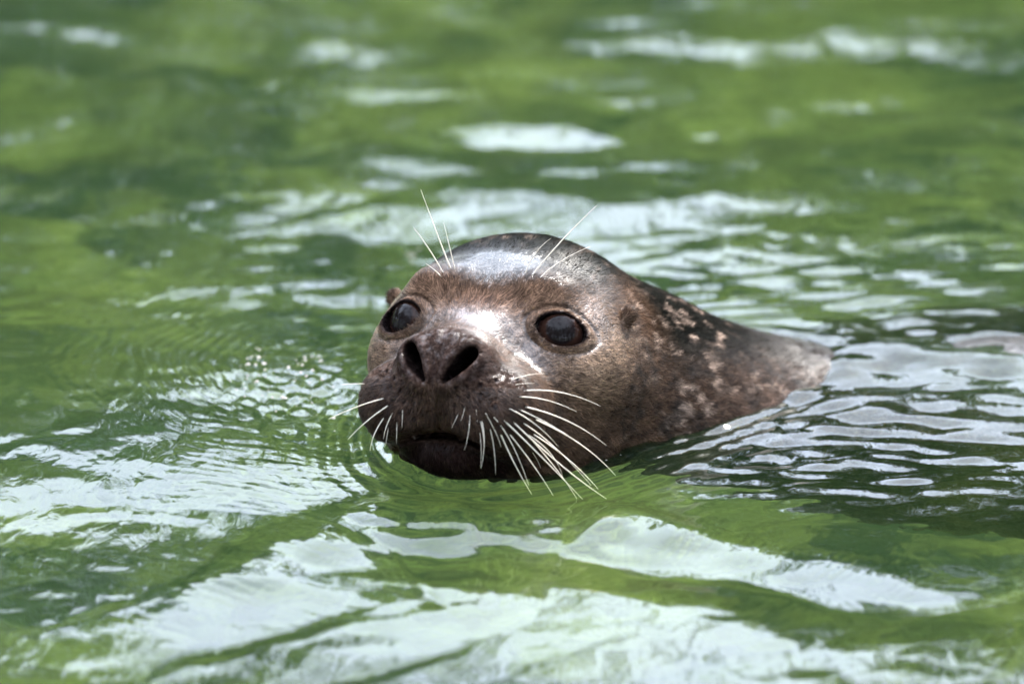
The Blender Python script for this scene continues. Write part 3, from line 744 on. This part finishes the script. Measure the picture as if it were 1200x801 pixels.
# ------------------------------------------------------------------ whiskers
bvh = BVHTree.FromPolygons([tuple(v) for v in (EYE + V * 0.01)[:]], [tuple(q) for q in Q.tolist()])
whisk_mat = mat_whisker()
def surface_at(px, py):
    d = ray_dir(px, py); hit = bvh.ray_cast(Vector(CAM_POS), Vector(d))
    return np.array(hit[0]) if hit[0] is not None else None
def whisker(name, pts, rad, lean):
    """pts: root, middle, tip as seen in the photograph; lean: how far the tip goes back per length"""
    root = surface_at(*pts[0])
    if root is None: return
    dep = np.dot(root - CAM_POS, -CW)
    def at(p, w):
        d = ray_dir(*p); return CAM_POS + d * (w / np.dot(d, -CW))
    L = math.hypot(pts[2][0] - pts[0][0], pts[2][1] - pts[0][1]) * 0.0005
    tip = at(pts[2], dep + lean * L); mid = at(pts[1], dep + lean * L * 0.42)
    ctl = 2 * mid - 0.5 * (root + tip)
    inn = root + (root - mid) / np.linalg.norm(root - mid) * 0.0015
    n = 18; t = np.linspace(0, 1, n)[:, None]
    C = (1 - t) ** 2 * inn + 2 * t * (1 - t) * ctl + t ** 2 * tip
    tan = np.gradient(C, axis=0); tan /= np.linalg.norm(tan, axis=1)[:, None]
    s1 = np.cross(tan, CW); s1 /= np.linalg.norm(s1, axis=1)[:, None]; s2 = np.cross(tan, s1)
    k = 6; a = np.arange(k) * 2 * pi / k
    tt = t[:, 0]; r = rad * (1 - 0.80 * tt ** 1.4) * (1 + 0.10 * np.sin(tt * 55))
    W = C[:, None] + r[:, None, None] * (np.cos(a)[None, :, None] * s1[:, None] + np.sin(a)[None, :, None] * s2[:, None])
    i, j = np.meshgrid(np.arange(n - 1), np.arange(k), indexing='ij'); j2 = (j + 1) % k
    q = np.stack([i * k + j, i * k + j2, (i + 1) * k + j2, (i + 1) * k + j], -1).reshape(-1, 4)
    mesh_obj(name, W.reshape(-1, 3) - BASE, q, whisk_mat, seal)
def crop(ox, oy, sc, rows): return [([(ox + r[i] / sc, oy + r[i + 1] / sc) for i in (0, 2, 4)], r[6]) for r in rows]
right = crop(550, 420, 4.45, [
 (232,108,300,86,385,78,.9), (245,135,292,129,340,128,.6), (285,170,480,176,685,248,1.3), (265,200,410,218,560,277,1.1), (300,255,520,328,715,453,1.4),
 (350,320,580,446,762,608,1.6), (270,270,420,343,560,432,1.1), (220,268,350,346,465,460,1.2), (285,340,450,466,635,660,1.2), (335,395,520,528,672,680,1.5),
 (235,335,480,556,715,730,1.6), (190,330,400,536,590,732,1.6), (310,400,425,495,487,615,1.0), (330,430,465,590,562,732,1.2), (215,400,330,550,437,712,1.4),
 (165,395,240,556,325,705,1.5), (135,315,225,450,310,660,1.3), (90,295,138,385,165,460,1.0), (110,375,130,480,137,605,.9), (60,340,76,430,70,530,.9), (55,390,62,480,58,570,.7), (330,490,355,530,372,570,.7)])
left = crop(410, 370, 3.81, [
 (165,405,75,470,-8,550,1.4), (150,370,40,402,-95,460,1.2), (65,303,20,303,-40,307,.8), (150,460,110,525,90,600,1.3), (188,440,162,495,150,550,1.1), (172,500,165,540,160,580,.8),
 (235,430,234,465,232,500,.8), (210,480,209,525,208,570,.8), (515,405,506,438,495,470,.8), (485,435,470,467,455,500,.7), (535,455,528,530,510,600,.9), (565,430,568,455,570,480,.7), (590,480,600,570,585,680,1.2)])
for pts, w in right: whisker('whisker', pts, 0.00028 * w, 0.22)
for pts, w in left: whisker('whisker', pts, 0.00028 * w, 0.10)
for pts, w in [([(528,314),(515,281),(493,222)],1.2), ([(519,319),(503,292),(485,267)],.9), ([(533,315),(527,290),(520,261)],.8), ([(517,324),(509,316),(499,309)],.8),
               ([(616,320),(628,296),(646,279)],.8), ([(625,321),(659,281),(699,241)],1.2), ([(634,325),(657,306),(691,289)],.9)]:
    whisker('brow_whisker', pts, 0.00036 * w, -0.05)

# ------------------------------------------------------------------ foam: tiny bubbles thrown up ahead of the muzzle and along the wet coat
def build_foam():
    M = NT('foam'); p = M.n('BsdfPrincipled', Roughness=0.12); p.inputs['Base Color'].default_value = (0.62, 0.55, 0.50, 1); p.inputs['IOR'].default_value = 1.33
    p.inputs['Transmission Weight'].default_value = 0.45
    mat = M.done(p); r = np.random.default_rng(5)
    wv = np.empty(len(water.data.vertices) * 3, np.float32); water.data.vertices.foreach_get('co', wv); wv = wv.reshape(-1, 3)
    cl = [(355, 440, 10, 9, 14), (300, 438, 9, 7, 8), (290, 466, 12, 8, 8), (370, 424, 7, 5, 5), (350, 478, 16, 6, 6), (325, 460, 30, 20, 10), (390, 470, 20, 20, 8), (480, 296, 6, 5, 10), (300, 420, 5, 4, 6)]
    pts = [(cx + rx * r.normal(), cy + ry * r.normal()) for cx, cy, rx, ry, n in cl for _ in range(n)]
    pts += [(x_ + 3 * r.normal(), y_ + 1.5 * r.normal()) for x_, y_ in zip(np.interp(np.linspace(0, 1, 40), [0, .3, .6, 1], [690, 740, 790, 850]), np.interp(np.linspace(0, 1, 40), [0, .3, .6, 1], [548, 520, 500, 472])) if r.random() < 0.2]
    Vs, Qs, n0 = [], [], 0
    th = np.linspace(0, pi, 6); ph = np.linspace(0, 2 * pi, 8, endpoint=False); T, P = np.meshgrid(th, ph, indexing='ij')
    unit = np.stack([np.sin(T) * np.cos(P), np.sin(T) * np.sin(P), np.cos(T)], -1).reshape(-1, 3)
    i, j = np.meshgrid(np.arange(5), np.arange(8), indexing='ij'); j2 = (j + 1) % 8
    qq = np.stack([i * 8 + j, (i + 1) * 8 + j, (i + 1) * 8 + j2, i * 8 + j2], -1).reshape(-1, 4)
    for a, b in pts:
        d = ray_dir(a, b); c = CAM_POS + d * (-CAM_POS[2] / d[2])
        k = np.argmin((wv[:, 0] - c[0]) ** 2 + (wv[:, 1] - c[1]) ** 2); c[2] = wv[k, 2]
        s = 0.0003 + 0.0006 * r.random() ** 2
        Vs.append(c + unit * s * np.array([1 + 0.8 * r.random(), 1 + 0.8 * r.random(), 0.8])); Qs.append(qq + n0); n0 += len(unit)
    o = mesh_obj('foam', np.concatenate(Vs), np.concatenate(Qs), mat); o['kind'] = 'stuff'
    o['label'] = 'tiny pale foam bubbles on the water beside the muzzle'; o['category'] = 'foam'
build_foam()
